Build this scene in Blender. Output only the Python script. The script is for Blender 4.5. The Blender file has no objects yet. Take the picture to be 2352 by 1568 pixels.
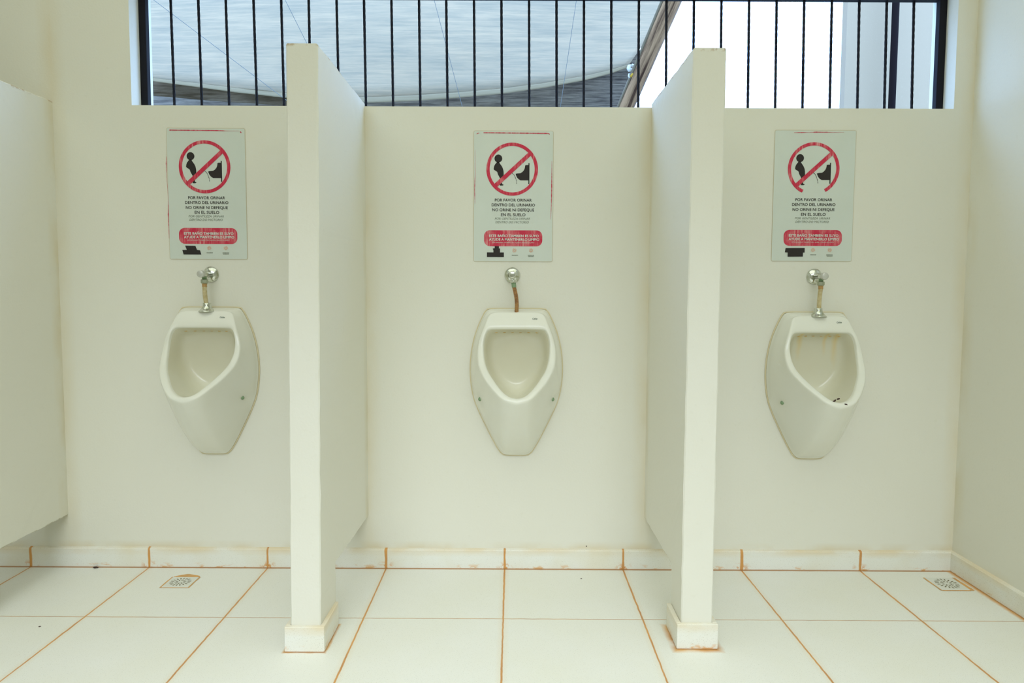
import bpy, bmesh, math, random
from mathutils import Vector, Matrix, noise
from mathutils.bvhtree import BVHTree
random.seed(7)
S = bpy.context.scene
C = S.collection

# ------------------------------------------------------------------ camera
CAM = Vector((-0.01499, -2.72739, 1.05883)); FPX = 1682.28
YAW, PITCH, ROLL = -0.0006, -0.07061, 0.0047
_f = Vector((math.sin(YAW)*math.cos(PITCH), math.cos(YAW)*math.cos(PITCH), math.sin(PITCH)))
_r = Vector((math.cos(YAW), -math.sin(YAW), 0)); _u = _r.cross(_f)
R2 = _r*math.cos(ROLL)+_u*math.sin(ROLL); U2 = -_r*math.sin(ROLL)+_u*math.cos(ROLL)
cd = bpy.data.cameras.new('camera'); cam = bpy.data.objects.new('camera', cd); C.objects.link(cam)
cd.sensor_width = 36; cd.lens = FPX/2352*36; cd.clip_start = .02; cd.clip_end = 200
M = Matrix((R2, U2, -_f)).transposed().to_4x4(); M.translation = CAM
cam.matrix_world = M; S.camera = cam

# ------------------------------------------------------------------ world, lights, exposure
S.view_settings.view_transform = 'Standard'; S.view_settings.look = 'None'
S.view_settings.gamma = 1; S.view_settings.use_curve_mapping = False
S.view_settings.exposure = 0.05
w = bpy.data.worlds.new('sky'); S.world = w; w.use_nodes = True
bg = w.node_tree.nodes['Background']
bg.inputs[0].default_value = (.34, .56, 1.0, 1); bg.inputs[1].default_value = 5.9

def area(name, loc, rot, sx, sy, power, col, spread=180):
    l = bpy.data.lights.new(name, 'AREA'); l.shape = 'RECTANGLE'; l.size = sx; l.size_y = sy
    l.energy = power; l.color = col; l.spread = math.radians(spread)
    o = bpy.data.objects.new(name, l); C.objects.link(o); o.location = loc; o.rotation_euler = rot
    return o
# added overhead fill lamp, out of view under the closed ceiling
area('added_overhead_fill', (-.3, -1.55, 2.72), (0, 0, 0), 4, 2.4, 28, (.965, 1.0, .83))
# added fill lamp high behind the camera; the wall there is closed
area('added_rear_fill', (0, -3.9, 2.3), (math.radians(50), 0, 0), 4, 1, 17.5, (.86, .93, 1.0), 60)
# ------------------------------------------------------------------ helpers
def ray(px, py): return (R2*((px-1176)/FPX) + U2*(-(py-784)/FPX) + _f)
def at(px, py, Y=None, Z=None, X=None):
    """world point of a photo pixel on the plane Y=.., Z=.. or X=.."""
    d = ray(px, py)
    if Y is not None: t = (Y-CAM.y)/d.y
    elif Z is not None: t = (Z-CAM.z)/d.z
    else: t = (X-CAM.x)/d.x
    return CAM + d*t
def tag(o, label=None, cat=None, group=None, kind=None):
    for k, v in (('label', label), ('category', cat), ('group', group), ('kind', kind)):
        if v: o[k] = v
    return o
def link(name, bm, mat, parent=None, smooth=False):
    me = bpy.data.meshes.new(name); bm.to_mesh(me); bm.free()
    if smooth:
        for p in me.polygons: p.use_smooth = True
    me.materials.append(mat)
    o = bpy.data.objects.new(name, me); C.objects.link(o)
    if parent:
        o.parent = parent; o.matrix_parent_inverse = Matrix.Translation(-parent.location)
    return o
def empty(name, loc):
    o = bpy.data.objects.new(name, None); C.objects.link(o); o.location = loc; o.empty_display_size = .05
    return o
def box(bm, x0, x1, y0, y1, z0, z1):
    vs = [bm.verts.new((x, y, z)) for x in (x0, x1) for y in (y0, y1) for z in (z0, z1)]
    fs = [(0,1,3,2),(4,6,7,5),(0,4,5,1),(2,3,7,6),(0,2,6,4),(1,5,7,3)]
    return [bm.faces.new([vs[i] for i in f]) for f in fs]
def poly(bm, pts, y0, y1):
    """prism from an outline in (x, z) between two depths"""
    a = [bm.verts.new((x, y0, z)) for x, z in pts]; b = [bm.verts.new((x, y1, z)) for x, z in pts]
    n = len(pts); bm.faces.new(a); bm.faces.new(b[::-1])
    for i in range(n): bm.faces.new((a[i], b[i], b[(i+1) % n], a[(i+1) % n]))
def fixn(bm): bmesh.ops.recalc_face_normals(bm, faces=bm.faces[:]); return bm
def lathe(bm, prof, origin, axis, n=32):
    """prof: (distance along axis, radius)"""
    axis = Vector(axis).normalized(); a = axis.orthogonal().normalized(); b = axis.cross(a)
    rings = []
    for h, r in prof:
        c = Vector(origin)+axis*h
        rings.append([bm.verts.new(c+(a*math.cos(t)+b*math.sin(t))*max(r, 1e-5)) for t in [2*math.pi*i/n for i in range(n)]])
    for p, q in zip(rings, rings[1:]):
        for i in range(n): bm.faces.new((p[i], p[(i+1) % n], q[(i+1) % n], q[i]))
    bm.faces.new(rings[0][::-1]); bm.faces.new(rings[-1])
def tube(bm, pts, radii, n=12, square=False, twist=0):
    pts = [Vector(p) for p in pts]
    if isinstance(radii, (int, float)): radii = [radii]*len(pts)
    rings = []; a = None
    for i, p in enumerate(pts):
        t = (pts[min(i+1, len(pts)-1)]-pts[max(i-1, 0)]).normalized()
        if a is None: a = t.orthogonal().normalized()
        a = (a-t*a.dot(t)).normalized(); b = t.cross(a)
        rings.append([bm.verts.new(p+(a*math.cos(q)+b*math.sin(q))*radii[i]) for q in [2*math.pi*k/n+twist*i for k in range(n)]])
    for p, q in zip(rings, rings[1:]):
        for i in range(n): bm.faces.new((p[i], p[(i+1) % n], q[(i+1) % n], q[i]))
    bm.faces.new(rings[0][::-1]); bm.faces.new(rings[-1])
def interp(tab, x):
    tab = sorted(tab)
    if x <= tab[0][0]: return tab[0][1]
    for (a, b), (c, d) in zip(tab, tab[1:]):
        if x <= c: return b+(d-b)*(x-a)/(c-a)
    return tab[-1][1]

# ------------------------------------------------------------------ materials
class N:
    def __init__(s, name, rough=.5, base=(.8,.8,.8), metal=0, spec=.5):
        s.m = bpy.data.materials.new(name); s.m.use_nodes = True; s.t = s.m.node_tree
        s.b = s.t.nodes['Principled BSDF']; s.L = s.t.links
        s.b.inputs['Base Color'].default_value = (*base, 1); s.b.inputs['Roughness'].default_value = rough
        s.b.inputs['Metallic'].default_value = metal; s.b.inputs['Specular IOR Level'].default_value = spec
    def n(s, typ, **k):
        o = s.t.nodes.new(typ)
        for a, v in k.items(): setattr(o, a, v)
        return o
    def put(s, sock, v):
        if hasattr(v, 'links') or isinstance(v, bpy.types.NodeSocket): s.L.new(v, sock)
        else: sock.default_value = v
    def pos(s): return s.n('ShaderNodeNewGeometry').outputs['Position']
    def obj(s): return s.n('ShaderNodeTexCoord').outputs['Object']
    def sep(s, v):
        o = s.n('ShaderNodeSeparateXYZ'); s.L.new(v, o.inputs[0]); return o.outputs
    def math(s, op, a, b=0., c=None, clamp=False):
        o = s.n('ShaderNodeMath', operation=op); o.use_clamp = clamp; s.put(o.inputs[0], a); s.put(o.inputs[1], b)
        if c is not None: s.put(o.inputs[2], c)
        return o.outputs[0]
    def noise(s, vec, scale, detail=3, rough=.5):
        o = s.n('ShaderNodeTexNoise'); s.L.new(vec, o.inputs['Vector']); o.inputs['Scale'].default_value = scale
        o.inputs['Detail'].default_value = detail; o.inputs['Roughness'].default_value = rough
        return o.outputs['Fac']
    def scale(s, vec, v):
        o = s.n('ShaderNodeVectorMath', operation='MULTIPLY'); s.L.new(vec, o.inputs[0]); o.inputs[1].default_value = v
        return o.outputs[0]
    def ramp(s, x, a, b, lo=0., hi=1.):
        o = s.n('ShaderNodeMapRange'); o.clamp = True; s.put(o.inputs[0], x)
        for i, v in enumerate((a, b, lo, hi)): s.put(o.inputs[i+1], v)
        return o.outputs[0]
    def mix(s, f, a, b):
        o = s.n('ShaderNodeMix', data_type='RGBA'); s.put(o.inputs[0], f)
        for i, v in ((6, a), (7, b)):
            if isinstance(v, tuple): v = (*v, 1) if len(v) == 3 else v
            s.put(o.inputs[i], v)
        return o.outputs[2]
    def color(s, v): s.put(s.b.inputs['Base Color'], v); return s
    def bump(s, h, strength=.2, dist=.001):
        o = s.n('ShaderNodeBump'); o.inputs['Strength'].default_value = strength; o.inputs['Distance'].default_value = dist
        s.L.new(h, o.inputs['Height']); s.L.new(o.outputs[0], s.b.inputs['Normal']); return s

X0 = -1.84079; TILE = .45; YR = -.4335; ZS = 1.724; ZB = .1973
X1, X2, X3, XR = -1.699, -.5585, .4894, 1.6634
PAINT = (.835, .825, .73)
ORANGE = (.72, .36, .10); ORANGE2 = (.58, .28, .095)

def paint(name, stains=None, base=PAINT):
    m = N(name, .62, base, spec=.25); p = m.pos()
    blotch = m.ramp(m.noise(p, 1.6, 4), .35, .7)
    c = m.mix(m.math('MULTIPLY', blotch, .25), base, (base[0]*.97, base[1]*.965, base[2]*.90))
    fine = m.ramp(m.noise(p, 60, 2), .62, .75, 0, .06)
    c = m.mix(fine, c, (.6, .55, .38))
    if stains: c = stains(m, p, c)
    m.color(c); m.bump(m.noise(p, 140, 4), .25, .0012)
    return m.m
def wall_stains(m, p, c):
    x, y, z = m.sep(p)
    # yellow seep marks in the corners where the partitions meet the wall and above the skirting
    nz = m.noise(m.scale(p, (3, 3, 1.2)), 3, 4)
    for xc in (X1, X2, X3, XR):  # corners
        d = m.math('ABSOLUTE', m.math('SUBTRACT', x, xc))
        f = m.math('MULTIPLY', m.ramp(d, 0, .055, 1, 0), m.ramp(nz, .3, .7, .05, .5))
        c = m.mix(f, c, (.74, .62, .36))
    low = m.math('MULTIPLY', m.ramp(z, .074, .105, 1, 0), m.ramp(m.noise(p, 7, 3), .4, .65, 0, .55))
    c = m.mix(low, c, (.70, .57, .33))
    return c
M_wall = paint('cream_wall_paint', wall_stains)
def part_stains(m, p, c):
    x, y, z = m.sep(p)
    f = m.math('MULTIPLY', m.ramp(y, -.06, 0, 0, .55), m.ramp(m.noise(m.scale(p, (1, 2, 1)), 4, 4), .38, .62))
    c = m.mix(f, c, (.73, .62, .37))
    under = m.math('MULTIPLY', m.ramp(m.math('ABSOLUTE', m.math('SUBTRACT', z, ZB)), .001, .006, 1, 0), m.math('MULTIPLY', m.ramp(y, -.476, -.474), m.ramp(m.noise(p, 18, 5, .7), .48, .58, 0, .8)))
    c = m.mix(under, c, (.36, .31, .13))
    top = m.math('MULTIPLY', m.ramp(z, 1.728, 1.735), m.ramp(m.noise(p, 22, 4, .7), .5, .6, 0, .7))
    return m.mix(top, c, (.42, .25, .07))
M_part = paint('cream_partition_paint', part_stains, (.835, .825, .735))
def side_stains(m, p, c):
    x, y, z = m.sep(p)
    f = m.math('MULTIPLY', m.ramp(y, -.07, 0, 0, .45), m.ramp(m.noise(m.scale(p, (1, 2, 1)), 4, 4), .38, .62))
    c = m.mix(f, c, (.74, .64, .40))
    low = m.math('MULTIPLY', m.ramp(z, .074, .105, 1, 0), m.ramp(m.noise(p, 7, 3), .4, .65, 0, .3))
    return m.mix(low, c, (.74, .64, .42))
M_side = paint('cream_side_wall_paint', side_stains)
M_white = paint('white_ceiling_paint', None, (.80, .80, .77))
M_outer = paint('grey_outer_render', None, (.33, .25, .155))

def tile(name, floor):
    m = N(name, .42, (.8,.8,.74), spec=.4); p = m.pos(); x, y, z = m.sep(p)
    cloud = m.ramp(m.noise(p, 2.5, 4), .35, .68)
    c = m.mix(cloud, (.88, .885, .83), (.86, .86, .77))
    sp = m.ramp(m.noise(p, 420, 1.5, .6), .635, .68, 0, .5); c = m.mix(sp, c, (.42, .40, .30))
    wn = m.noise(p, 9, 4, .6); wob = m.math('MULTIPLY', m.math('SUBTRACT', m.noise(p, 28, 3), .5), .004)
    def line(coord, half, soft=.0022):
        return m.ramp(m.math('ABSOLUTE', m.math('ADD', coord, wob)), half, m.math('ADD', half, soft), 1, 0)
    # distance to nearest joint running away from the wall
    q = m.math('DIVIDE', m.math('SUBTRACT', x, X0-TILE*20), TILE)
    fr = m.math('SUBTRACT', m.math('FRACT', m.math('ADD', q, .5)), .5)
    dx = m.math('MULTIPLY', fr, TILE)
    oc = m.mix(m.ramp(wn, .35, .65), ORANGE, ORANGE2)
    if floor:
        halo = m.ramp(m.math('ABSOLUTE', dx), .002, .02, .22, 0)
        qy = m.math('DIVIDE', m.math('SUBTRACT', y, YR-TILE*20), TILE)
        dy = m.math('MULTIPLY', m.math('SUBTRACT', m.math('FRACT', m.math('ADD', qy, .5)), .5), TILE)
        c = m.mix(m.math('MULTIPLY', line(dy, .0011, .002), .85), c, m.mix(m.ramp(wn, .4, .6), (.66, .40, .17), (.48, .27, .13)))
        c = m.mix(halo, c, (.80, .62, .36))
        c = m.mix(line(dx, m.ramp(m.noise(p, 2.2, 2), .3, .7, .0008, .0026)), c, oc)
        # rust coloured grime where the floor meets the skirting, the right wall and the partition feet
        yw = m.ramp(m.math('ABSOLUTE', m.math('ADD', m.math('ADD', y, .0145), wob)), .001, .006, 1, 0)
        c = m.mix(m.math('MULTIPLY', yw, .9), c, (.46, .22, .07))
        xw = m.ramp(m.math('ADD', m.math('SUBTRACT', XR-.012, x), m.math('MULTIPLY', wob, 3)), .004, .02, 1, 0)
        c = m.mix(xw, c, m.mix(m.ramp(m.noise(p, 14, 4), .4, .6), (.72, .43, .17), ORANGE))
        for cx, cy, hx, hy, a in ((-.618, -.57, .0585, .089, 1.0), (.536, -.5575, .061, .0765, 2.4)):
            ax = m.math('SUBTRACT', m.math('ABSOLUTE', m.math('SUBTRACT', x, cx)), hx)
            ay = m.math('SUBTRACT', m.math('ABSOLUTE', m.math('SUBTRACT', y, cy)), hy)
            d = m.math('ADD', m.math('MAXIMUM', ax, ay), m.math('MULTIPLY', wob, 2.2))
            f = m.math('MULTIPLY', m.ramp(d, .001, .008*a, 1, 0), m.ramp(m.noise(p, 11, 3), .3, .5, .35, 1))
            c = m.mix(f, c, m.mix(m.ramp(wn, .4, .6), (.76, .47, .20), (.60, .30, .11)))
    else:
        zo = m.ramp(m.noise(m.scale(p, (1, 1, .3)), 26, 3), .3, .7, .0015, .0055)
        seam = m.ramp(m.math('ABSOLUTE', m.math('ADD', dx, wob)), zo, m.math('ADD', zo, .003), 1, 0)
        # yellow wash along the top edge, rust smears near the foot
        up = m.math('MULTIPLY', m.ramp(z, .046, .072), m.ramp(m.noise(m.scale(p, (1, 1, 3)), 6, 4), .35, .65, .05, .62))
        c = m.mix(up, c, (.80, .62, .33))
        c = m.mix(m.math('MULTIPLY', m.ramp(m.noise(p, 5, 3), .45, .7), .3), c, (.78, .68, .44))
        lo = m.math('MULTIPLY', m.ramp(z, .004, .022, 1, 0), m.ramp(m.noise(m.scale(p, (1, 1, 2.4)), 17, 5, .65), .56, .64, 0, .85))
        c = m.mix(lo, c, (.76, .42, .14))
        near = m.math('MULTIPLY', m.ramp(m.math('ABSOLUTE', dx), .004, .035, 1, 0), m.math('MULTIPLY', m.ramp(z, .01, .03, 1, 0), m.ramp(m.noise(p, 60, 4), .5, .56)))
        c = m.mix(near, c, (.70, .33, .08))
        if name == 'speckled_skirting_tile': c = m.mix(seam, c, oc)
        c = m.mix(m.ramp(z, .001, .004, .9, 0), c, (.50, .24, .07))
    m.color(c); m.bump(m.noise(p, 90, 3), .08, .0006)
    return m.m
M_floor = tile('speckled_floor_tile', True)
M_skirt = tile('speckled_skirting_tile', False)
M_skirt2 = tile('speckled_foot_tile', False)

def simple(name, base, rough=.5, metal=0, spec=.5): return N(name, rough, base, metal, spec).m
M_black = simple('black_painted_iron', (.010, .010, .014), .75, spec=.2)
M_ink = simple('black_print', (.014, .009, .008), .6)
M_ink2 = simple('grey_green_print', (.22, .25, .19), .6)
M_white_print = simple('white_print', (.74, .76, .70), .6)
M_salmon = simple('faded_salmon_print', (.78, .50, .36), .6)
M_signrim = simple('aged_sign_sealant', (.66, .60, .42), .6)
m = N('sign_plate_plastic', .35, (.66, .76, .71)); p = m.pos()
M_sign = m.color(m.mix(m.ramp(m.noise(p, 8, 4), .35, .7), (.71, .765, .695), (.68, .74, .67))).m
def redmat(name, wear):
    m = N(name, .5); p = m.pos()
    streak = m.noise(m.scale(p, (150, 1, 14)), 1, 4, .6)
    patch = m.noise(p, 22, 3)
    f = m.math('MULTIPLY', m.ramp(streak, .50-wear*.12, .66, 0, 1), m.ramp(patch, .40, .62))
    m.color(m.mix(m.math('MULTIPLY', f, .85), (.62, .016, .060), (.82, .40, .38))); return m.m
M_red = redmat('worn_red_print', .3); M_redband = redmat('streaked_red_print', .9)
def porcelain(name, streaks=False, ca=(.86, .865, .77), cb=(.845, .84, .73)):
    m = N(name, .22, (.80, .81, .71), spec=.5); p = m.obj(); x, y, z = m.sep(p)
    c = m.mix(m.ramp(m.noise(p, 5, 3), .35, .7), ca, cb)
    if streaks:
        for xc, w_, ln in ((-.062, .014, .10), (.03, .009, .08), (.066, .013, .13)):
            d = m.math('ABSOLUTE', m.math('ADD', m.math('SUBTRACT', x, xc), m.math('MULTIPLY', m.math('SUBTRACT', m.noise(p, 20, 3), .5), .02)))
            f = m.math('MULTIPLY', m.ramp(d, .001, w_, .7, 0), m.math('MULTIPLY', m.ramp(z, .465-ln, .465, 0, 1), m.math('MULTIPLY', m.ramp(z, .474, .478, 1, 0), m.ramp(y, -.075, -.07, 0, 1))))
            c = m.mix(f, c, (.80, .60, .22))
    m.color(c); return m.m
M_por = porcelain('aged_white_porcelain'); M_por2 = porcelain('chipped_white_porcelain')
M_bowl = porcelain('beige_bowl_porcelain', False, (.76, .745, .60), (.73, .695, .53)); M_bowl2 = porcelain('rust_streaked_bowl', True, (.76, .745, .60), (.73, .695, .53))  # bowl inside is darker and yellower than outside; the second adds rust streaks
M_seam = simple('yellowish_seam', (.76, .67, .44), .6)  # thin yellowish ring that outlines each back plate
M_rust = simple('orange_scale', (.66, .42, .11), .7)
m = N('tarnished_chrome', .16, (.72, .74, .68), 1); p = m.pos()
M_chrome = m.color(m.mix(m.ramp(m.noise(p, 70, 4), .45, .65), (.74, .76, .71), (.48, .50, .38))).m
M_knob = simple('satin_button', (.62, .62, .57), .35, .4)
M_verd = simple('green_brass_fitting', (.26, .38, .22), .5, .3)
M_brass = simple('dull_brass_nut', (.42, .45, .33), .4, .6)
def hosemat(name, a, b):
    m = N(name, .45); p = m.pos()
    m.color(m.mix(m.ramp(m.noise(p, 90, 3), .4, .62), a, b)); return m.m
M_hose_rust = hosemat('rusted_copper_hose', (.46, .24, .075), (.30, .14, .05))
M_hose_cream = hosemat('cream_corrugated_hose', (.66, .57, .33), (.56, .45, .22))
M_collar = simple('rusty_collar', (.55, .33, .12), .5)
M_bug = simple('dark_brown_shell', (.05, .02, .012), .4)
M_drain = simple('white_plastic_grate', (.78, .79, .72), .45)
M_hole = simple('dark_slot', (.24, .22, .13), .8)
m = N('orange_grime_mortar', .8); p = m.pos()
M_grime = m.color(m.mix(m.ramp(m.noise(p, 30, 4), .35, .65), (.78, .43, .14), (.62, .36, .14))).m
m = N('weathered_wood', .75, spec=.2); p = m.pos()
_A = at(1437, 248, Y=2.4); _B = at(1544, 0, Y=1.8); _d = (_B-_A).normalized(); _s = _d.cross(Vector((0, 1, 0))).normalized(); _t = _d.cross(_s)
def _dot(v, k):
    o = m.n('ShaderNodeVectorMath', operation='DOT_PRODUCT'); m.L.new(p, o.inputs[0]); o.inputs[1].default_value = v*k; return o.outputs['Value']
cb = m.n('ShaderNodeCombineXYZ')
for i_, q_ in enumerate((_dot(_s, 26), _dot(_t, 26), _dot(_d, 1.6))): m.L.new(q_, cb.inputs[i_])
gr = m.noise(cb.outputs[0], 1.3, 5, .65)
M_wood = m.color(m.mix(m.ramp(gr, .38, .60), (.050, .022, .010), (.36, .215, .11))).m
M_tube = simple('grey_metal_tube', (.17, .13, .075), .5, .3)
M_pipe = simple('dark_brown_pipe', (.008, .005, .005), .9, spec=.08)
M_cord = simple('thin_grey_cord', (.12, .13, .12), .7)
M_rope = simple('white_rope', (.5, .48, .4), .8)
M_tape = simple('yellow_tape', (.45, .26, .012), .6)
def cloth(name, a, b, sc, trans):
    m = N(name, .8, spec=.1); p = m.pos()
    weave = m.noise(m.scale(p, (3.2, 3, 60)), sc, 5, .72)
    fold = m.noise(m.scale(p, (.8, .8, 5)), 2.2, 4, .6)
    f = m.math('ADD', m.math('MULTIPLY', m.ramp(weave, .38, .62), .6), m.math('MULTIPLY', m.ramp(fold, .35, .65), .4))
    m.color(m.mix(f, a, b))
    tr = m.n('ShaderNodeBsdfTranslucent'); m.L.new(m.b.inputs['Base Color'].links[0].from_socket, tr.inputs[0])
    mx = m.n('ShaderNodeMixShader'); mx.inputs[0].default_value = trans
    out = m.t.nodes['Material Output']
    m.L.new(m.b.outputs[0], mx.inputs[1]); m.L.new(tr.outputs[0], mx.inputs[2]); m.L.new(mx.outputs[0], out.inputs[0])
    return m.m
M_cloth = cloth('pale_blue_shade_cloth', (.42, .37, .27), (.62, .50, .34), 1.0, .55)
M_hem = cloth('grey_cloth_hem', (.34, .27, .16), (.38, .31, .19), 1.0, .4)
M_flap = cloth('streaked_blue_grey_cloth', (.10, .085, .075), (.46, .41, .33), 1.3, .45)
M_flap2 = cloth('brown_grey_cloth_edge', (.07, .045, .02), (.26, .20, .13), 1.2, .35)
M_ground = simple('pale_paving', (.30, .30, .26), .8)

# ------------------------------------------------------------------ room shell
XL, YF, ZC, WT = -3.6, -4.6, 2.75, .165
GX0, GX1, GZ1 = -1.4095, 1.5915, 2.165          # window opening
def slab(name, mat, parts):
    bm = bmesh.new()
    for b in parts: box(bm, *b)
    o = link(name, fixn(bm), mat); o['kind'] = 'structure'; return o
slab('floor', M_floor, [(XL-.2, XR+.2, YF-.2, WT, -.1, 0)])
slab('ceiling', M_white, [(XL-.2, XR+.2, YF-.2, WT, ZC, ZC+.1)])
def wall_back():
    bm = bmesh.new()
    xs = [XL, GX0, GX1, XR]; zs = [0, ZS, GZ1, ZC]
    for y in (0, WT):
        g = [[bm.verts.new((x, y, z)) for z in zs] for x in xs]
        for i in range(3):
            for k in range(3):
                if (i, k) == (1, 1): continue
                bm.faces.new((g[i][k], g[i+1][k], g[i+1][k+1], g[i][k+1]))
        if y == 0: g0 = g
    for (i, k), (j, l) in (((1,1),(2,1)), ((2,1),(2,2)), ((2,2),(1,2)), ((1,2),(1,1))):
        bm.faces.new((g0[i][k], g0[j][l], g[j][l], g[i][k]))
    bmesh.ops.remove_doubles(bm, verts=bm.verts, dist=1e-5)
    o = link('wall_back', fixn(bm), M_wall); o['kind'] = 'structure'
wall_back()
slab('wall_right', M_side, [(XR, XR+.15, YF, 0, 0, ZC)])
slab('wall_left', M_side, [(XL-.15, XL, YF, 0, 0, ZC)])
slab('wall_front', M_side, [(XL, XR, YF-.15, YF, 0, ZC)])

# skirting: back (tile joints in the material) and right
bm = bmesh.new()
def skirt_prof(bm, a, b, inward, h=.074, t=.012):
    a = Vector(a); b = Vector(b); n = Vector(inward)
    pr = [(0, 0), (t, 0), (t, h-.004), (t-.003, h), (0, h+.003)]
    ra = [bm.verts.new(a+n*x+Vector((0, 0, z))) for x, z in pr]; rb = [bm.verts.new(b+n*x+Vector((0, 0, z))) for x, z in pr]
    for i in range(len(pr)):
        j = (i+1) % len(pr); bm.faces.new((ra[i], ra[j], rb[j], rb[i]))
    bm.faces.new(ra[::-1]); bm.faces.new(rb)
skirt_prof(bm, (XL, 0, 0), (XR, 0, 0), (0, -1, 0)); o = link('baseboard_back', fixn(bm), M_skirt); o['kind'] = 'structure'
bm = bmesh.new(); skirt_prof(bm, (XR, 0, 0), (XR, YF, 0), (-1, 0, 0)); o = link('baseboard_right', fixn(bm), M_skirt2); o['kind'] = 'structure'

# ------------------------------------------------------------------ partitions
def partition(xw0, xf0_top, xf0_bot, tk, yfront, zt, yfoot, label, side):
    """xw0: left face at the wall; xf0: left face at the front edge (top, bottom); side: which faces carry joint"""
    def P(x0w, u, v, z):          # u 0..1 across, v depth
        k = v/yfront; kz = (zt-z)/zt
        xf = xf0_top+(xf0_bot-xf0_top)*kz
        return Vector((x0w+(xf-x0w)*k+u*tk, v, z))
    root = empty('urinal_partition', (xw0+tk/2, (yfront+yfoot)/2, 0))
    tag(root, label, 'partition', 'masonry partitions between the urinals')
    bm = bmesh.new()
    prof = [(0, ZB), (yfoot, ZB), (yfoot, 0), (yfront, 0), (yfront, zt), (0, zt)]
    # densify outline
    dense = []
    for i, (a, b) in enumerate(prof):
        c, d = prof[(i+1) % 6]; L = math.hypot(c-a, d-b); n = max(2, int(L/.02))
        dense += [(a+(c-a)*k/n, b+(d-b)*k/n) for k in range(n)]
    rows = []
    for u in (0, .04, .96, 1):
        ins = .0035 if u in (0, 1) else 0
        r = []
        for (y, z) in dense:
            yy = y; zz = z
            if ins:
                if abs(y-yfront) < 1e-6: yy += ins
                if abs(z-zt) < 1e-6: zz -= ins
                if abs(z-ZB) < 1e-6: zz += ins
            v = P(xw0, u, yy, zz)
            if z > .01 and y < -.001:
                v.x += (noise.noise(Vector((y*14+u*9, z*14, 1.7+xw0)))*.0016 + noise.noise(Vector((y*60, z*60, u*5+xw0)))*.0007) * (1 if ins else .25)
                if abs(z-zt) < 1e-6: v.z += noise.noise(Vector((y*30, u*6, xw0)))*.002
                if abs(z-ZB) < 1e-6: v.z += noise.noise(Vector((y*25, u*3, xw0+4)))*.004
            r.append(bm.verts.new(v))
        rows.append(r)
    n = len(dense)
    for p, q in zip(rows, rows[1:]):
        for i in range(n): bm.faces.new((p[i], p[(i+1) % n], q[(i+1) % n], q[i]))
    bm.faces.new(rows[0][::-1]); bm.faces.new(rows[-1]); bm.normal_update()
    bmesh.ops.triangulate(bm, faces=[f for f in bm.faces if len(f.verts) > 4], ngon_method='BEAUTY')
    link('panel', fixn(bm), M_part, root)
    # tile skirting round the foot
    h, t = .076, .014
    xa = xw0+(xf0_bot-xw0); xb = xa+tk
    zz = 0
    bm = bmesh.new(); box(bm, xa-t, xb+t, yfront-t, yfront, 0, h); fixn(bm)
    bmesh.ops.bevel(bm, geom=bm.edges[:], offset=.0015, segments=1, affect='EDGES')
    link('front_skirting_tile', bm, M_skirt2, root)
    for s, x in ((-1, xa), (1, xb)):
        bm = bmesh.new(); box(bm, min(x, x+s*t), max(x, x+s*t), yfront, yfoot-.003, 0, h); fixn(bm)
        bmesh.ops.bevel(bm, geom=bm.edges[:], offset=.0015, segments=1, affect='EDGES')
        link('side_skirting_tile', bm, M_skirt2, root)
    return root
partition(X1-.095, X1-.095, X1-.098, .095, -.635, 1.737, -.475,
          'cream painted partition cut off by the left edge of the picture', 1)
partition(X2-.0885, X2-.0885, X2-.1035, .0885, -.645, 1.736, -.478,
          'cream painted partition between the left and the middle urinal', 1)
partition(X3, X3, X3, .0935, -.615, 1.739, -.478,
          'cream painted partition between the middle and the right urinal', 1)

# ------------------------------------------------------------------ window grille
YG = .082
g = empty('window_grille', (0.09, YG, ZS)); tag(g, 'black wrought iron grille of slim upright bars in the opening above the urinals', 'window grille')
ztop = at(1950, 2, Y=YG).z
for xa, xb in ((GX0, GX0+.026), (GX1-.027, GX1)):
    bm = bmesh.new(); box(bm, xa, xb, YG-.013, YG+.013, ZS, ztop+.035); fixn(bm)
    bmesh.ops.bevel(bm, geom=bm.edges[:], offset=.0012, segments=1, affect='EDGES'); link('frame_stile', bm, M_black, g)
bm = bmesh.new(); box(bm, GX0+.026, GX1-.027, YG-.013, YG+.013, ztop, ztop+.035); link('frame_rail', fixn(bm), M_black, g)
bars = [(391.9,0,400.7,238),(455.3,0,463.7,239),(518.5,0,526.4,239),(582.3,0,590.2,240),(645.8,0,652.4,240),(709,0,711,95),(773,0,776.8,160),
        (836,0,840.6,241),(899,0,903,243),(962.4,0,965.5,243),(1024.9,0,1028,244),(1088.7,0,1090.7,245),(1151.7,0,1153,245),(1215.2,0,1215.7,246),
        (1278.2,0,1278.5,247),(1341.4,0,1340.7,247),(1404.2,0,1403.5,247),(1467.6,0,1465.8,248),(1530.9,0,1529.6,200),(1594,0,1592.9,112),
        (1657.2,0,1656,112),(1720.7,0,1717.5,249),(1784,0,1780.3,249),(1847.3,0,1843,250),(1910.8,0,1905.5,250),(1973.8,0,1969,251),(2037,0,2031,251),(2099.3,0,2093.8,251)]
for xa, ya, xb, yb in bars:
    A = at(xa, ya, Y=YG); B = at(xb, yb, Y=YG)
    d = (A-B)/(A.z-B.z); lo = B+d*(ZS-B.z); hi = B+d*(ztop+.002-B.z)
    bm = bmesh.new(); n = 60; pts = [lo+(hi-lo)*i/n for i in range(n+1)]
    tube(bm, pts, .0050, 6, twist=.30); link('bar', fixn(bm), M_black, g)

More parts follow.
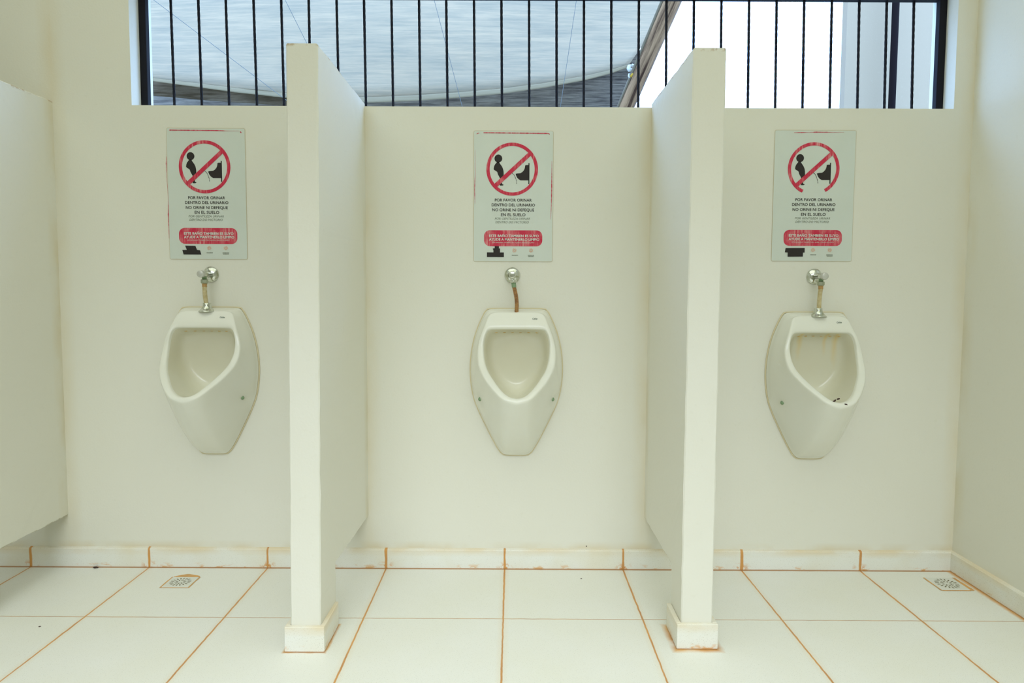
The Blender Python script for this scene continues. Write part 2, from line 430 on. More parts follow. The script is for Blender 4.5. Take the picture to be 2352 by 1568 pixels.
# ------------------------------------------------------------------ signs
def fontmesh(body, shear=0, bold=0):
    cu = bpy.data.curves.new('t', 'FONT'); cu.body = body; cu.size = 1; cu.shear = shear; cu.offset = bold
    cu.resolution_u = 3; cu.extrude = 0; cu.align_x = 'LEFT'; cu.space_character = 1.02
    o = bpy.data.objects.new('t', cu); C.objects.link(o)
    dg = bpy.context.evaluated_depsgraph_get(); dg.update()
    me = bpy.data.meshes.new_from_object(o.evaluated_get(dg))
    bpy.data.objects.remove(o); return me
def sign(cpx, cpy, outline, patch, dpatch, topline, extra, label, wornring=0):
    """artwork units: 1/4.6125 photo px, measured from the centre of the ring (537,502)"""
    O = at(cpx, cpy, Y=0); sx = 2.700/FPX/4.6125; sz = sx/1.012
    def W(u, v): return (O.x+(u-537)*sx, O.z-(v-502)*sz)
    root = empty('wall_sign', (O.x, 0, O.z)); tag(root, label, 'sign', 'restroom notices above the urinals')
    u0, v0, u1, v1 = outline
    bm = bmesh.new(); r = 12
    def rr(u0, v0, u1, v1, r, n=8):
        pts = []
        for cx, cy, a in ((u1-r, v0+r, -90), (u1-r, v1-r, 0), (u0+r, v1-r, 90), (u0+r, v0+r, 180)):
            for k in range(n+1):
                t = math.radians(a+90*k/n); pts.append((cx+r*math.cos(t), cy+r*math.sin(t)))
        return pts
    poly(bm, [W(*p) for p in rr(u0, v0, u1, v1, 14)], -.0022, -.0003); link('sign_plate', fixn(bm), M_sign, root)
    # aged line of sealant round the plate
    bm = bmesh.new(); ring = [W(*p) for p in rr(u0-2, v0-2, u1+2, v1+2, 16)]
    tube(bm, [(x, -.0012, z) for x, z in ring+ring[:1]], .0010, 6); link('sealant_edge', fixn(bm), M_signrim, root)
    Y1, Y2, Y3 = -.0026, -.0030, -.0034
    def flat(name, mat, pts, y=Y2, par=None):
        bm = bmesh.new(); poly(bm, [W(*p) for p in pts], y, y+.0003); bm.normal_update(); bmesh.ops.triangulate(bm, faces=bm.faces[:])
        return link(name, fixn(bm), mat, par or root)
    # figure, urinal, drops
    def disc(u, v, a, b, n=28): return [(u+a*math.cos(2*math.pi*i/n), v+b*math.sin(2*math.pi*i/n)) for i in range(n)]
    bm = bmesh.new()
    poly(bm, [W(*p) for p in disc(391, 390, 41, 42)], Y1, Y1+.0003)
    poly(bm, [W(*p) for p in [(378,425),(366,440),(352,458),(344,480),(341,503),(350,512),(368,522),(380,533),(386,556),(398,578),(408,596),(414,625),(408,640),(405,662),(412,675),(436,674),(447,669),(446,664),(432,660),(430,642),(434,615),(441,585),(448,560),(447,530),(441,500),(430,475),(415,453),(405,440),(400,426)]], Y1, Y1+.0003)
    bm.normal_update(); bmesh.ops.triangulate(bm, faces=bm.faces[:]); link('figure_pictogram', fixn(bm), M_ink, root)
    flat('urinal_pictogram', M_ink, [(708,437),(719,437),(719,658),(708,658),(708,619),(626,619),(606,608),(588,588),(577,565),(574,549),(590,546),(625,543),(645,530),(660,512),(668,495),(672,478),(673,462),(684,457),(708,457)], Y1)
    bm = bmesh.new()
    for u, v in [(540,546),(548,553),(556,561),(562,570),(567,580),(571,590),(575,601),(579,613),(582,625),(584,638),(586,650)]:
        poly(bm, [W(*p) for p in disc(u, v, 4.2, 4.2, 10)], Y1, Y1+.0003)
    link('dotted_line', fixn(bm), M_ink, root)
    # ring and slash
    bm = bmesh.new(); n = 96
    a0, a1 = (0, n)
    if wornring: a0, a1 = 31, n+16     # paint gone at the foot of the ring
    av = []
    for i in range(a0, a1+1):
        t = 2*math.pi*i/n
        jag = (random.uniform(-6, 6) if wornring and i in (a0, a1) else 0)
        av.append([bm.verts.new((*(lambda q: (q[0], yy, q[1]))(W(537+ra*math.cos(t)+jag, 502+rb*math.sin(t))),)) for ra, rb, yy in ((272, 279, Y2), (238, 245, Y2), (238, 245, Y2+.0003), (272, 279, Y2+.0003))])
    for p, q in zip(av, av[1:]):
        for k in range(4): bm.faces.new((p[k], p[(k+1) % 4], q[(k+1) % 4], q[k]))
    link('prohibition_ring', fixn(bm), M_red, root)
    flat('slash', M_red, [(352,655),(712,322),(742,350),(378,690)], Y3)
    # texts
    def text(name, mat, body, u0, u1, v0, v1, shear=0, bold=0, y=Y2, par=None):
        me = fontmesh(body, shear, bold)
        xs = [v.co.x for v in me.vertices]; ys = [v.co.y for v in me.vertices]
        a, b, = min(xs), max(xs); c, d = 0, max(ys)
        if 'Ñ' in body: d = .73
        for v in me.vertices:
            uu = u0+(v.co.x-a)/(b-a)*(u1-u0); vv = v1-(v.co.y-c)/(d-c)*(v1-v0)
            X, Z = W(uu, vv); v.co = (X, y, Z)
        me.materials.append(mat); o = bpy.data.objects.new(name, me); C.objects.link(o)
        o.parent = par or root; o.matrix_parent_inverse = Matrix.Translation(-root.location)
        return o
    dt = dpatch['text']
    def T(*a, **k): a = list(a); a[3] += dt; a[4] += dt; return text(*a, **k)
    T('text_line', M_ink, 'POR FAVOR ORINAR', 355, 745, 812, 842, bold=.012)
    T('text_line', M_ink, 'DENTRO DEL URINARIO', 322, 780, 864, 893, bold=.012)
    T('text_line', M_ink, 'NO ORINE NI DEFEQUE', 328, 772, 916, 946, bold=.012)
    T('text_line', M_ink, 'EN EL SUELO', 420, 680, 967, 997, bold=.012)
    T('small_text_line', M_ink2, 'POR GENTILEZA URINAR', 355, 728, 1013, 1035, shear=.25)
    T('small_text_line', M_ink2, 'DENTRO DO MICTORIO', 362, 716, 1050, 1073, shear=.25)
    db = dpatch['band']
    band = flat('red_band', M_redband, [(u+db, v) for u, v in rr(242, 1148, 860, 1318, 62)], Y1)
    def TB(*a, **k):
        o = text(*a, y=Y3, **k); return o
    for body, a, b, c, d, bo in (('ESTE BAÑO TAMBIEN ES SUYO', 295, 822, 1193, 1220, .03), ('AYUDE A MANTENERLO LIMPIO', 295, 828, 1231, 1258, .03),
                          ('ESTE BANHEIRO TAMBEM E SEU. AJUDE A MANTE-LO LIMPO', 330, 775, 1273, 1285, 0)):
        o = text('band_text', M_white_print, body, a+db, b+db, c, d, bold=bo, y=Y3)
        o.parent = band; o.matrix_parent_inverse = Matrix()
    flat('black_patch', M_ink, patch, Y3)
    for cu, txt in ((565, ((537, 600, 1409),)), (742, ((708, 775, 1409), (712, 772, 1422)))):
        cu += dpatch['logo']; bm = bmesh.new()
        for k in range(8):
            t = k*math.pi/4+.3; c, s_ = math.cos(t), math.sin(t)
            q = [(cu+c*7-s_*4, 1362+s_*7+c*4), (cu+c*24-s_*3, 1362+s_*24+c*3), (cu+c*24+s_*3, 1362+s_*24-c*3), (cu+c*7+s_*4, 1362+s_*7-c*4)]
            poly(bm, [W(*p) for p in q], Y2, Y2+.0003)
        lg = link('round_emblem', fixn(bm), M_salmon, root)
        bm = bmesh.new()
        for a, b, v in txt:
            u = a+dpatch['logo']
            while u < b+dpatch['logo']:
                w_ = random.uniform(4, 7); poly(bm, [W(*p) for p in [(u, v), (u+w_, v), (u+w_, v+8), (u, v+8)]], Y2, Y2+.0003); u += w_+2.5
        link('emblem_caption', fixn(bm), M_ink2, root)
    # remains of the red border
    for pts in topline:
        bm = bmesh.new()
        L = [(*pts[0][:2], pts[0][2])] ; top = []; bot = []
        for (ua, va, ta), (ub, vb, tb) in zip(pts, pts[1:]):
            nn = max(2, int(math.hypot(ub-ua, vb-va)/12))
            dx, dy = ub-ua, vb-va; l = math.hypot(dx, dy); nx, ny = -dy/l, dx/l
            for k in range(nn+1):
                f = k/nn; t = (ta+(tb-ta)*f)*(1+random.uniform(-.35, .2))
                u, v = ua+dx*f, va+dy*f
                top.append(W(u+nx*t/2, v+ny*t/2)); bot.append(W(u-nx*t/2, v-ny*t/2))
        a = [bm.verts.new((x, Y2, z)) for x, z in top]; b = [bm.verts.new((x, Y2, z)) for x, z in bot]
        for i in range(len(a)-1): bm.faces.new((a[i], a[i+1], b[i+1], b[i]))
        link('border_line', fixn(bm), M_red, root)
    return root
def shift(pts, du, dv): return [(u+du, v+dv) for u, v in pts]
P1 = shift([(303,1315),(412,1317),(428,1360),(460,1365),(473,1410),(285,1410),(272,1362),(320,1360)], 7, 22)
P2 = [(355,1318),(400,1318),(400,1342),(412,1342),(412,1385),(453,1385),(453,1433),(273,1433),(273,1385),(342,1385),(342,1365),(335,1343),(355,1340)]
P3 = shift([(255,1340),(457,1338),(457,1388),(440,1388),(440,1431),(278,1433),(278,1388),(248,1386)], 12, 2)
sign(470.6, 383.4, (146,98,966,1478), P1, dict(text=0, band=6, logo=0), [[(176,118,9),(700,121,9),(790,124,3),(905,124,2)],[(921,130,12),(932,145,8)],[(136,395,2),(132,470,6),(134,600,2),(146,850,2),(140,1010,8),(142,1130,5),(142,1260,2)]], 0,
     'white notice with red ring above the left urinal, left of both partitions')
sign(1176.4, 388.8, (135,102,966,1478), P2, dict(text=0, band=0, logo=0), [[(162,134,5),(172,128,9),(190,124,4)],[(235,121,9),(905,125,11),(922,128,10),(930,138,5)],[(146,300,1.5),(147,560,3),(141,720,7),(146,870,1.5)],[(955,415,2),(955,700,9),(950,1030,2)]], 0,
     'white notice above the middle urinal, with a heavy red line along its top')
sign(1868.2, 387.9, (122,100,970,1478), P3, dict(text=0, band=0, logo=-6), [[(318,124,3),(410,122,7),(480,119,3),(560,117,9),(700,118,4),(845,117,2)]], 0,
     'white notice above the right urinal, the bottom of its red ring worn away', wornring=1)

# ------------------------------------------------------------------ urinals
PL = [(.988,.0),(.988,.103),(.983,.113),(.95,.130),(.91,.147),(.866,.160),(.82,.168),(.77,.172),(.72,.170),(.66,.161),(.61,.142),(.57,.123),(.515,.096),(.47,.072),(.445,.055),(.438,.045),(.438,0)]
RO = [(.976,0),(.976,.088),(.968,.100),(.93,.115),(.90,.127),(.86,.139),(.82,.141),(.785,.136),(.745,.112),(.72,.088),(.695,.062),(.676,.035),(.668,0)]
RI = [(.917,0),(.917,.094),(.912,.105),(.90,.112),(.875,.118),(.85,.1195),(.82,.118),(.79,.112),(.765,.099),(.745,.083),(.72,.062),(.70,.040),(.69,.022),(.687,0)]
PP = [(.60,.23),(.668,.262),(.687,.255),(.713,.229),(.742,.193),(.789,.137),(.82,.112),(.854,.096),(.90,.088),(.93,.078),(.976,.058),(.99,.05)]
def resample(prof, m):
    pts = [Vector((x, z)) for z, x in prof]
    # smooth by Chaikin on interior
    for _ in range(2):
        q = [pts[0]]
        for a, b in zip(pts, pts[1:]): q += [a*.75+b*.25, a*.25+b*.75]
        q.append(pts[-1]); pts = q
    d = [0]
    for a, b in zip(pts, pts[1:]): d.append(d[-1]+(b-a).length)
    out = []
    for i in range(m+1):
        s = d[-1]*i/m
        for k in range(len(d)-1):
            if s <= d[k+1]+1e-9:
                f = (s-d[k])/max(1e-9, d[k+1]-d[k]); out.append(pts[k]+(pts[k+1]-pts[k])*f); break
    return out
Mh = 48
cPL, cRO, cRI = resample(PL, Mh), resample(RO, Mh), resample(RI, Mh)
def urinal_mesh():
    bm = bmesh.new(); rings = []
    def ring(fn):
        half = [fn(i) for i in range(Mh+1)]
        full = [Vector((x, y, z)) for x, y, z in half]+[Vector((-x, y, z)) for x, y, z in half[-2:0:-1]]
        rings.append([bm.verts.new(v) for v in full])
    def pr(z): return interp(PP, z)
    ring(lambda i: (cPL[i].x, 0, cPL[i].y))
    ring(lambda i: (cPL[i].x, -.008, cPL[i].y))
    cz = .75
    ring(lambda i: (cPL[i].x*.985, -.014, cz+(cPL[i].y-cz)*.985))
    for t in (.06, .14, .24, .36, .48, .6, .72, .84, .93):
        def f(i, t=t):
            a, b = cPL[i], cRO[i]; x = a.x*.985+(b.x-a.x*.985)*t; z0 = cz+(a.y-cz)*.985; z = z0+(b.y-z0)*t
            p = pr(b.y)
            low = min(1, max(0, (.80-z0)/.25))
            e = .55*(1-low)+.70*low
            y = .014+(p-.014)*(t**e)
            return (x, -y, z)
        ring(f)
    ring(lambda i: (cRO[i].x, -pr(cRO[i].y)-.001, cRO[i].y))
    for t, o in ((.3, .003), (.6, .004), (.85, .003)):
        ring(lambda i, t=t, o=o: ((lambda q: (q.x, -pr(q.y)-o, q.y))(cRO[i].lerp(cRI[i], t))))
    ring(lambda i: (cRI[i].x, -pr(cRI[i].y), cRI[i].y))
    ring(lambda i: (cRI[i].x*.985, -pr(cRI[i].y)+.006, cz+.03+(cRI[i].y-cz-.03)*.985))
    for t, yk, s in ((1, .75, .97), (2, .48, .955), (3, .25, .93), (4, .08, .86), (5, .0, .72), (6, 0, .5), (7, 0, .25)):
        def f(i, yk=yk, s=s, t=t):
            q = cRI[i]; p = pr(q.y); low = max(0, (.80-q.y)/.11)
            z = .80+(q.y-.80)*s - (.035*low*min(1, t/3) if t < 5 else .035*low*s/.86)
            th = math.pi*i/Mh; k = .65*min(1, t/5)
            x = q.x*s*(1-k)+.098*math.sin(th)*s*k; z = z*(1-k)+(.795+.108*math.cos(th)*s)*k
            return (x, -(.028+(p-.028)*yk), z)
        ring(f)
    n = len(rings[0])
    for k, (p, q) in enumerate(zip(rings, rings[1:])):
        for i in range(n):
            f = bm.faces.new((p[i], p[(i+1) % n], q[(i+1) % n], q[i])); f.material_index = int(k >= 17)
    bm.faces.new(rings[-1]).material_index = 1
    bm.faces.new(rings[0][::-1])
    # hollows around the fixing bolts
    for v in bm.verts:
        for s in (-1, 1):
            d = math.hypot((v.co.x-s*.140)/.85, (v.co.z-.655)/1.25)
            if v.co.y < -.012 and d < .045: v.co.y = min(-.012, v.co.y+.03*math.exp(-(d/.020)**2))
    return fixn(bm)
bm0 = urinal_mesh(); tree = BVHTree.FromBMesh(bm0); me_u = bpy.data.meshes.new('urinal_bowl'); bm0.to_mesh(me_u); bm0.free()
for pz in me_u.polygons: pz.use_smooth = len(pz.vertices) == 4
def surf(x, z):
    h = tree.ray_cast(Vector((x, -1, z)), Vector((0, 1, 0))); return h[0].y if h[0] else -.02
def urinal(xc, dz, mat, label):
    root = empty('urinal', (xc, -.001, .438+dz)); tag(root, label, 'urinal', 'wall hung urinals')
    def P(x, y, z): return (xc+x, y-.001, z+dz)
    inner = M_bowl2 if mat is M_por2 else M_bowl; me = me_u.copy(); idx = [p.material_index for p in me.polygons]; me.materials.clear(); me.materials.append(mat); me.materials.append(inner)
    for v in me.vertices: v.co = (v.co.x, v.co.y, v.co.z-.438)
    for p_, i_ in zip(me.polygons, idx): p_.material_index = i_
    o = bpy.data.objects.new('bowl', me); C.objects.link(o); o.parent = root
    sd = o.modifiers.new('subdivision', 'SUBSURF'); sd.levels = 1; sd.render_levels = 2
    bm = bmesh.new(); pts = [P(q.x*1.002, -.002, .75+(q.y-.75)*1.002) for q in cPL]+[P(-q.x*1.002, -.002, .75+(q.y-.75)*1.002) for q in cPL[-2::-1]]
    tube(bm, pts, .0032, 8); link('seam_line', fixn(bm), M_seam, root)
    for s in (-1, 1):
        bm = bmesh.new(); y = surf(s*.132, .660)
        lathe(bm, [(0, .0075), (.003, .0075), (.0045, .006), (.0045, .0045), (.008, .0042), (.009, .003)], P(s*.132, y+.001, .660), (0, -1, 0), 14)
        link('fixing_bolt', fixn(bm), M_verd, root, True)
    for k in range(6):
        x = -.075+.03*k
        hy = surf(x, .9025)
        bm = bmesh.new(); pts = [(.0042*math.cos(t)*1.4, .0018*math.sin(t)) for t in [i*math.pi/5 for i in range(10)]]
        poly(bm, [P(x+a, 0, .9025+b)[::2] for a, b in pts], hy-.0025, hy+.002); link('flush_hole', fixn(bm), M_rust, root)
    # maker's mark on the upper right of the bowl
    mm = fontmesh('Celite', .2, .01); xs = [v.co.x for v in mm.vertices]; a, b = min(xs), max(xs)
    for v in mm.vertices:
        x = .057+(v.co.x-a)/(b-a)*.018; z = .9515+v.co.y*.0085
        v.co = P(x, surf(x, z)-.0012, z)
    mm.materials.append(M_markink); t = bpy.data.objects.new('maker_mark', mm); C.objects.link(t)
    t.parent = root; t.matrix_parent_inverse = Matrix.Translation(-root.location)
    return root
M_markink = simple('dark_green_ink', (.03, .09, .07), .5)
XUL, XUM, XUR = -1.1335, .0, 1.1035
urinal(XUL, 0, M_por, 'white wall hung urinal in the left stall, under the left notice')
urinal(XUM, 0, M_por, 'white wall hung urinal in the middle stall, between the two partitions')
urinal(XUR, -.008, M_por2, 'white wall hung urinal in the right stall with rust streaks in its bowl')

# ------------------------------------------------------------------ flush valves
def valve(xc, zc, kind, label):
    root = empty('flush_valve', (xc, 0, zc)); tag(root, label, 'flush valve', 'chrome flush valves')
    bm = bmesh.new(); lathe(bm, [(0, .0285), (.003, .029), (.006, .027), (.011, .020), (.014, .0125)], (xc, -.0005, zc), (0, -1, 0), 40); link('escutcheon', fixn(bm), M_chrome, root, True)
    bm = bmesh.new(); lathe(bm, [(.012, .0098), (.05, .0098), (.052, .0112), (.074, .0112), (.076, .0095), (.08, .0095)], (xc, 0, zc), (0, -1, 0), 28); link('valve_body', fixn(bm), M_chrome, root, True)
    bm = bmesh.new(); lathe(bm, [(.078, .0118), (.082, .0128), (.096, .0128), (.099, .0118), (.1, .009)], (xc, 0, zc), (0, -1, 0), 32); link('push_button', fixn(bm), M_chrome if kind == 'plain' else M_knob, root, True)
    yv = -.062
    bm = bmesh.new(); lathe(bm, [(.006, .0082), (.02, .0082)], (xc, yv, zc), (0, 0, -1), 20); link('outlet', fixn(bm), M_verd if kind != 'plain' else M_chrome, root, True)
    if kind == 'plain':
        bm = bmesh.new(); lathe(bm, [(.019, .0105), (.021, .012), (.028, .0105)], (xc+.002, yv, zc), (.05, 0, -1), 24); link('coupling_nut', fixn(bm), M_chrome, root, True)
        bm = bmesh.new(); lathe(bm, [(.027, .0085), (.044, .0085), (.046, .007)], (xc+.001, yv, zc), (.12, 0, -1), 20); link('green_fitting', fixn(bm), M_verd, root, True)
        A = Vector((xc+.006, yv, zc-.043)); B = Vector((xc+.013, yv+.012, .974))
        pts = []; n = 96
        for i in range(n+1):
            f = i/n; p = A.lerp(B, f); p.x += .0055*math.sin(f*math.pi*.9)*1.1; pts.append(p)
        bm = bmesh.new(); tube(bm, pts, [.0072+.0010*math.sin(i*2*math.pi/4) for i in range(n+1)], 14); link('corrugated_hose', fixn(bm), M_hose_rust, root, True)
    else:
        bm = bmesh.new(); lathe(bm, [(.019, .011), (.020, .0138), (.031, .0138), (.034, .011)], (xc, yv, zc), (0, 0, -1), 8); link('coupling_nut', fixn(bm), M_brass, root)
        zt = .982-(.008 if kind == 'right' else 0)
        bm = bmesh.new(); lathe(bm, [(.033, .0085), (.040, .0088), (.0405, .0078), (.042, .0078), (.0425, .0086), (.046, .0086)], (xc, yv, zc), (0, 0, -1), 18); link('rusty_collar', fixn(bm), M_collar, root, True)
        A = Vector((xc, yv, zc-.045)); B = Vector((xc+(.002 if kind == 'left' else -.001), yv+.006, zt+.022)); n = 72; pts = []
        for i in range(n+1):
            f = i/n; p = A.lerp(B, f); p.x -= .0015*math.sin(f*math.pi); pts.append(p)
        bm = bmesh.new(); tube(bm, pts, [.0078+.0005*math.sin(i*2*math.pi/4) for i in range(n+1)], 14); link('corrugated_hose', fixn(bm), M_hose_cream, root, True)
        zt -= .008
        bm = bmesh.new(); lathe(bm, [(0, .030), (.0015, .0305), (.004, .027), (.011, .020), (.018, .0155), (.022, .0145), (.0225, .0145), (.031, .0138), (.032, .009)], (B.x, B.y+.006, zt), (0, 0, 1), 36); link('bell_flange', fixn(bm), M_chrome, root, True)
    return root
ZV = at(486, 630, Y=0).z
valve(XUL, ZV, 'left', 'chrome flush valve with cream hose and bell flange above the left urinal')
valve(at(1177, 632, Y=0).x, at(1177, 632, Y=0).z, 'plain', 'chrome flush valve with a rusty copper hose above the middle urinal')
valve(XUR-.001, at(1866, 635, Y=0).z, 'right', 'chrome flush valve with cream hose and bell flange above the right urinal')

# ------------------------------------------------------------------ floor drains
def drain(c4, label, thick):
    """c4: BL, BR, FR, FL photo corners on the floor"""
    q = [at(x, y, Z=0) for x, y in c4]
    ctr = sum(q, Vector())/4; wx = ((q[1]-q[0]).length+(q[2]-q[3]).length)/4; wy = ((q[3]-q[0]).length+(q[2]-q[1]).length)/4
    h = (wx+wy)/2; print('drain', ctr, wx, wy)
    hx, hy = wx, wy
    root = empty('floor_drain', (ctr.x, ctr.y, 0)); tag(root, label, 'floor drain', 'square floor drains')
    bm = bmesh.new(); box(bm, ctr.x-hx, ctr.x+hx, ctr.y-hy, ctr.y+hy, -.001, .0025); fixn(bm)
    bmesh.ops.bevel(bm, geom=bm.edges[:], offset=.0008, segments=1, affect='EDGES'); link('grate_plate', bm, M_drain, root)
    bm = bmesh.new()
    for r0, r1, n in ((.22, .42, 10), (.52, .78, 18)):
        for k in range(n):
            t = 2*math.pi*(k+.5)/n; c, s = math.cos(t), math.sin(t); w0 = .045; vs = []
            for r, sd in ((r0, -1), (r1, -1), (r1, 1), (r0, 1)):
                x = (c*r-s*w0*sd)*hx; y = (s*r+c*w0*sd)*hy; vs.append(bm.verts.new((ctr.x+x, ctr.y+y, .0028)))
            bm.faces.new(vs)
    link('grate_slots', fixn(bm), M_hole, root)
    bm = bmesh.new(); tl, tr, tf, tb = thick      # grime joint round the plate, side widths
    n = 24
    def strip(a, b, wv, nrm):
        pa = []; pb = []
        for i in range(n+1):
            f = i/n; p = Vector(a).lerp(Vector(b), f); ww = wv(f)*(1+.25*noise.noise(p*40))
            pa.append(bm.verts.new((p.x, p.y, .0009))); pb.append(bm.verts.new((p.x+nrm[0]*ww, p.y+nrm[1]*ww, .0007)))
        for i in range(n): bm.faces.new((pa[i], pa[i+1], pb[i+1], pb[i]))
    x0, x1, y0, y1 = ctr.x-hx, ctr.x+hx, ctr.y-hy, ctr.y+hy
    strip((x0, y1, 0), (x1, y1, 0), tb, (0, 1)); strip((x0, y0, 0), (x1, y0, 0), tf, (0, -1))
    strip((x0, y0-.003, 0), (x0, y1+.004, 0), tl, (-1, 0)); strip((x1, y0-.003, 0), (x1, y1+.004, 0), tr, (1, 0))
    link('orange_grime_joint', fixn(bm), M_grime, root)
drain([(399,1326),(458,1326),(431,1349),(369,1349)], 'small square floor drain under the left urinal, edged in orange grime',
      (lambda f: .007, lambda f: .0045, lambda f: .004, lambda f: .010+.022*math.sin(math.pi*min(1, f*1.0))))
drain([(2124,1328),(2184,1327),(2229,1355),(2165,1356)], 'small square floor drain in the corner beside the right wall',
      (lambda f: .005, lambda f: .014, lambda f: .005, lambda f: .0035))

# ------------------------------------------------------------------ small litter
def blob(name, loc, sx, sy, sz, label, cat, mat=M_bug, group=None, seed=0, rz=0):
    bm = bmesh.new(); bmesh.ops.create_icosphere(bm, subdivisions=2, radius=1)
    for v in bm.verts:
        k = 1+.25*noise.noise(v.co*1.7+Vector((seed, 0, 0)))
        v.co = Vector((v.co.x*sx, v.co.y*sy, v.co.z*sz))*k
    bmesh.ops.rotate(bm, verts=bm.verts, cent=(0, 0, 0), matrix=Matrix.Rotation(rz, 3, 'Z'))
    lo = min(v.co.z for v in bm.verts)
    for v in bm.verts: v.co.z -= lo
    o = link(name, bm, mat, smooth=True); o.location = loc; tag(o, label, cat, group); return o
p = at(218, 1305, Z=0)
bt = empty('beetle', (p.x, -.0225, 0)); tag(bt, 'dark brown beetle lying on the floor against the back skirting', 'insect')
b = blob('shell', (0, 0, 0), .0088, .0042, .0035, None, None); b.parent = bt
bm = bmesh.new(); bmesh.ops.create_icosphere(bm, subdivisions=2, radius=1)
for v in bm.verts: v.co = (v.co.x*.0024+.0092, v.co.y*.0026, v.co.z*.002+.0026)
hd = link('head', bm, M_bug, smooth=True); hd.parent = bt
p = at(91, 1439, Z=0); blob('dirt_speck', (p.x, p.y, 0), .004, .0018, .0012, 'black speck of dirt on the floor tile near the lower left corner', 'dirt', seed=3, rz=.5)
p = at(1335, 1329, Z=0); blob('dirt_speck', (p.x, p.y, 0), .0028, .0026, .0012, 'black speck of dirt on the floor tile below the middle urinal', 'dirt', seed=5)
p = at(1347, 1254, Y=-.0012)
bm = bmesh.new(); bmesh.ops.create_icosphere(bm, subdivisions=2, radius=1)
for v in bm.verts: v.co = (v.co.x*.0017, v.co.y*.0012, v.co.z*.0028)
o = link('small_fly', bm, M_bug, smooth=True); o.location = p; tag(o, 'tiny dark fly on the wall just above the back skirting', 'insect')
# brown flakes on the lip of the right urinal
for i, (dx, z, sx_, rz, lab) in enumerate(((-.020, .6945, .0075, .5, 'longest brown flake on the inner lip of the right urinal'), (-.005, .700, .005, .4, 'small brown flake just above the longest one in the right urinal'), (.016, .683, .0065, -.4, 'crumpled brown flake on the front lip of the right urinal'))):
    yy = -interp(PP, z)-.002; zz = z
    bm = bmesh.new(); bmesh.ops.create_icosphere(bm, subdivisions=2, radius=1)
    for v in bm.verts:
        k = 1+.5*noise.noise(v.co*2.1+Vector((i*7, 0, 0))); v.co = Vector((v.co.x*sx_, v.co.y*.0022, v.co.z*.003))*k
    bmesh.ops.rotate(bm, verts=bm.verts, cent=(0, 0, 0), matrix=Matrix.Rotation(-rz, 3, 'Y'))
    o = link('brown_flake', bm, M_bug, smooth=True); o.location = (XUR+dx, yy-.0015, zz-.008)
    tag(o, lab, 'dirt flake', 'brown flakes in the right urinal')

# ------------------------------------------------------------------ outside
slab('ground', M_ground, [(-14, 14, WT, 22, -.2, -.02)])
YC = 2.3
hem = [(330,181),(430,194),(540,209),(650,221),(760,230),(850,233),(950,229),(1050,222),(1150,213),(1250,199),(1350,180),(1400,167),(1445,152)]
def sheet(name, curve_lo, curve_hi, ylo, yhi, mat, label, cat, rows=24, thick=.004, wav=.012, group=None, parent=None):
    bm = bmesh.new(); nx = 80; g = []
    for j in range(rows+1):
        f = j/rows; r = []
        for i in range(nx+1):
            u = i/nx
            xa = curve_lo[0][0]+(curve_lo[-1][0]-curve_lo[0][0])*u; A = at(xa, interp(curve_lo, xa), Y=ylo)
            xb = curve_hi[0][0]+(curve_hi[-1][0]-curve_hi[0][0])*u; B = at(xb, interp(curve_hi, xb), Y=yhi)
            p = A.lerp(B, f); p.y += wav*noise.noise(Vector((p.x*2, p.z*9, 0)))-.25*math.sin(math.pi*f)*math.sin(math.pi*u)*(1 if rows > 10 else 0)
            r.append(bm.verts.new(p))
        g.append(r)
    for j in range(rows):
        for i in range(nx): bm.faces.new((g[j][i], g[j][i+1], g[j+1][i+1], g[j+1][i]))
    o = link(name, fixn(bm), mat, parent, True)
    s = o.modifiers.new('thickness', 'SOLIDIFY'); s.thickness = thick
    if label: tag(o, label, cat, group)
    return o
p0 = at(330, 181, Y=YC)
sail = empty('shade_sail', (p0.x, YC, p0.z)); tag(sail, 'large pale blue shade cloth stretched outside behind the window bars', 'shade cloth')
hem2 = [(x, y-(4+6*math.sin(math.pi*i/12))) for i, (x, y) in enumerate(hem)]
sheet('canopy', hem2, [(200,-260),(1000,-260),(1730,-260)], YC, YC+1.1, M_cloth, None, None, parent=sail)
sheet('hem_strip', [(x, y+3) for x, y in hem], hem2, YC-.012, YC-.006, M_hem, None, None, rows=3, thick=.003, wav=0, parent=sail)
p0 = at(330, 230, Y=YC+.3)
sheet('hanging_cloth', [(330,330),(900,330),(1400,330)], [(330,150),(650,190),(850,205),(1150,185),(1478,118)], YC+.75, YC+.9, M_flap, 'streaked blue grey cloth hanging behind the hem of the shade cloth', 'cloth', rows=10, wav=.03)
sheet('rolled_cloth_edge', [(330,219),(430,226),(540,236),(650,244),(760,250)], [(330,178),(430,190),(540,206),(650,220),(760,230)], YC+.16, YC+.16, M_flap2, None, None, rows=8, wav=.03, thick=.02, parent=sail)

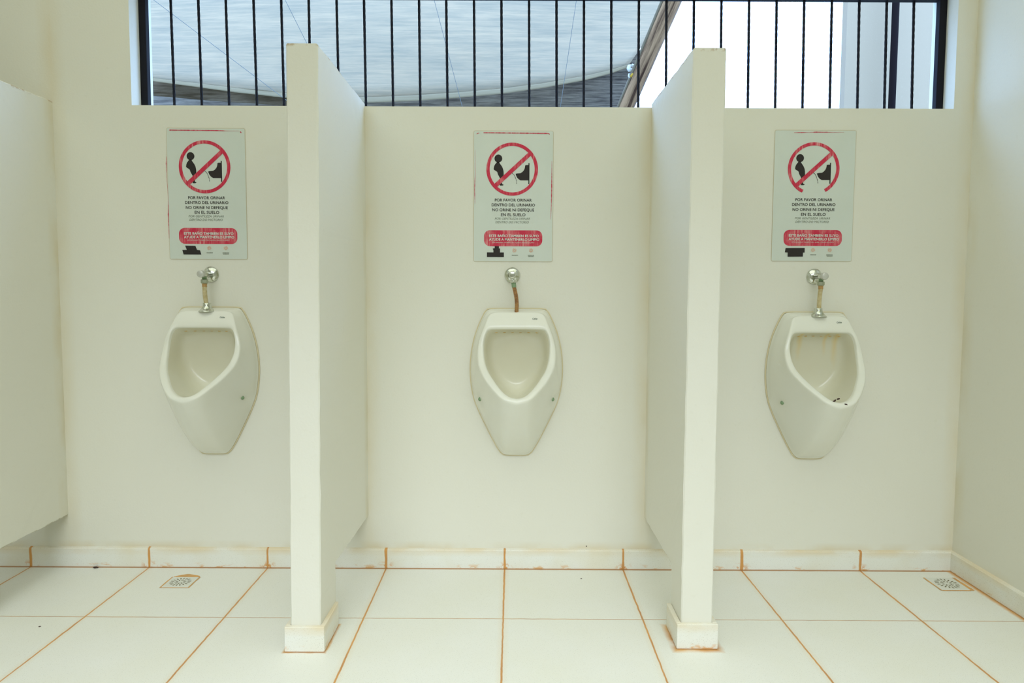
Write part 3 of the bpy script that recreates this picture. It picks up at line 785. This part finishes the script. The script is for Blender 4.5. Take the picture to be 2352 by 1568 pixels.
# leaning wooden post with a grey tube along its edge
def leanpost():
    A = at(1437, 248, Y=YC+.1); B0 = at(1544, 0, Y=YC-.5); B = A+(B0-A)*1.35
    root = empty('wooden_post', A); tag(root, 'weathered brown wooden post leaning at the right edge of the shade cloth', 'post')
    dn = (A-B).normalized(); A2 = A+dn*((A.z+.02)/-dn.z)
    root.location = A2
    bm = bmesh.new(); n = 40; pts = [A2.lerp(B, i/n) for i in range(n+1)]
    tube(bm, pts, [.038+.020*(pts[i]-A2).length/(B-A2).length+.0022*noise.noise(Vector((0, 0, i*.7))) for i in range(n+1)], 10); link('timber', fixn(bm), M_wood, root, True)
    bm = bmesh.new(); tube(bm, [q+Vector((-.034-.020*i/n, -.018, .012)) for i, q in enumerate(pts)], .011, 10); link('metal_tube', fixn(bm), M_tube, root, True)
    return A, B
A, B = leanpost()
def knot():
    c = at(1450, 168, Y=YC-.06)
    root = empty('rope_tie', c); tag(root, 'white rope and yellow tape tying the shade cloth corner to the post', 'rope')
    bm = bmesh.new(); e1 = at(1447, 150, Y=YC-.08); e2 = at(1444, 178, Y=YC-.08)
    tube(bm, [at(1449+5*math.cos(k*.8), 148+k*2.2+2*math.sin(k*1.6), Y=YC-.09+.012*math.sin(k*.9)) for k in range(14)], [.006+.008*math.sin(math.pi*min(1, (k+1)/10)) for k in range(14)], 8); link('rope', fixn(bm), M_rope, root, True)
    bm = bmesh.new(); tube(bm, [at(1449, 176, Y=YC-.1), at(1454, 170, Y=YC-.115), at(1459, 162, Y=YC-.115)], [.010, .014, .009], 8); link('yellow_tape', fixn(bm), M_tape, root, True)
knot()
for (xa, ya, xb, yb, r, lab) in ((300, -40, 700, 262, .0018, 'thin grey cord crossing the shade cloth at far left'), (640, -30, 750, 190, .0018, 'thin grey cord above the left partition, slanting steeply'),
                              (992, -20, 1062, 246, .0016, 'thin grey cord slanting down the middle of the shade cloth'), (1330, -40, 1287, 246, .0016, 'thin grey cord hanging at the right part of the shade cloth')):
    bm = bmesh.new(); a = at(xa, ya, Y=YC-.42); b_ = at(xb, yb, Y=YC-.16)
    tube(bm, [a.lerp(b_, i/12) for i in range(13)], r, 6); o = link('cord', fixn(bm), M_cord); tag(o, lab, 'cord', 'cords in front of the shade cloth')

# white building corner and its dark pipe beyond the right of the window
Ax = at(1932, 125, Y=1.56).x
slab('wall_outer', M_outer, [(Ax, Ax+1.6, 1.5, 1.56, -.02, 4.2)])
pa = at(2053, 125, Y=1.38)
root = empty('drain_pipe', (pa.x, 1.38, -.02)); tag(root, 'dark brown vertical pipe on the white wall outside, right side of the window', 'pipe')
bm = bmesh.new(); lathe(bm, [(0, .0185), (4.0, .0185)], (pa.x, 1.38, -.02), (0, 0, 1), 24); link('pipe', fixn(bm), M_pipe, root, True)
for z in (.8, 3.0):
    bm = bmesh.new(); lathe(bm, [(0, .021), (.03, .021)], (pa.x, 1.38, z), (0, 0, 1), 24); box(bm, pa.x-.008, pa.x+.008, 1.39, 1.5, z, z+.03)
    link('bracket', fixn(bm), M_pipe, root)
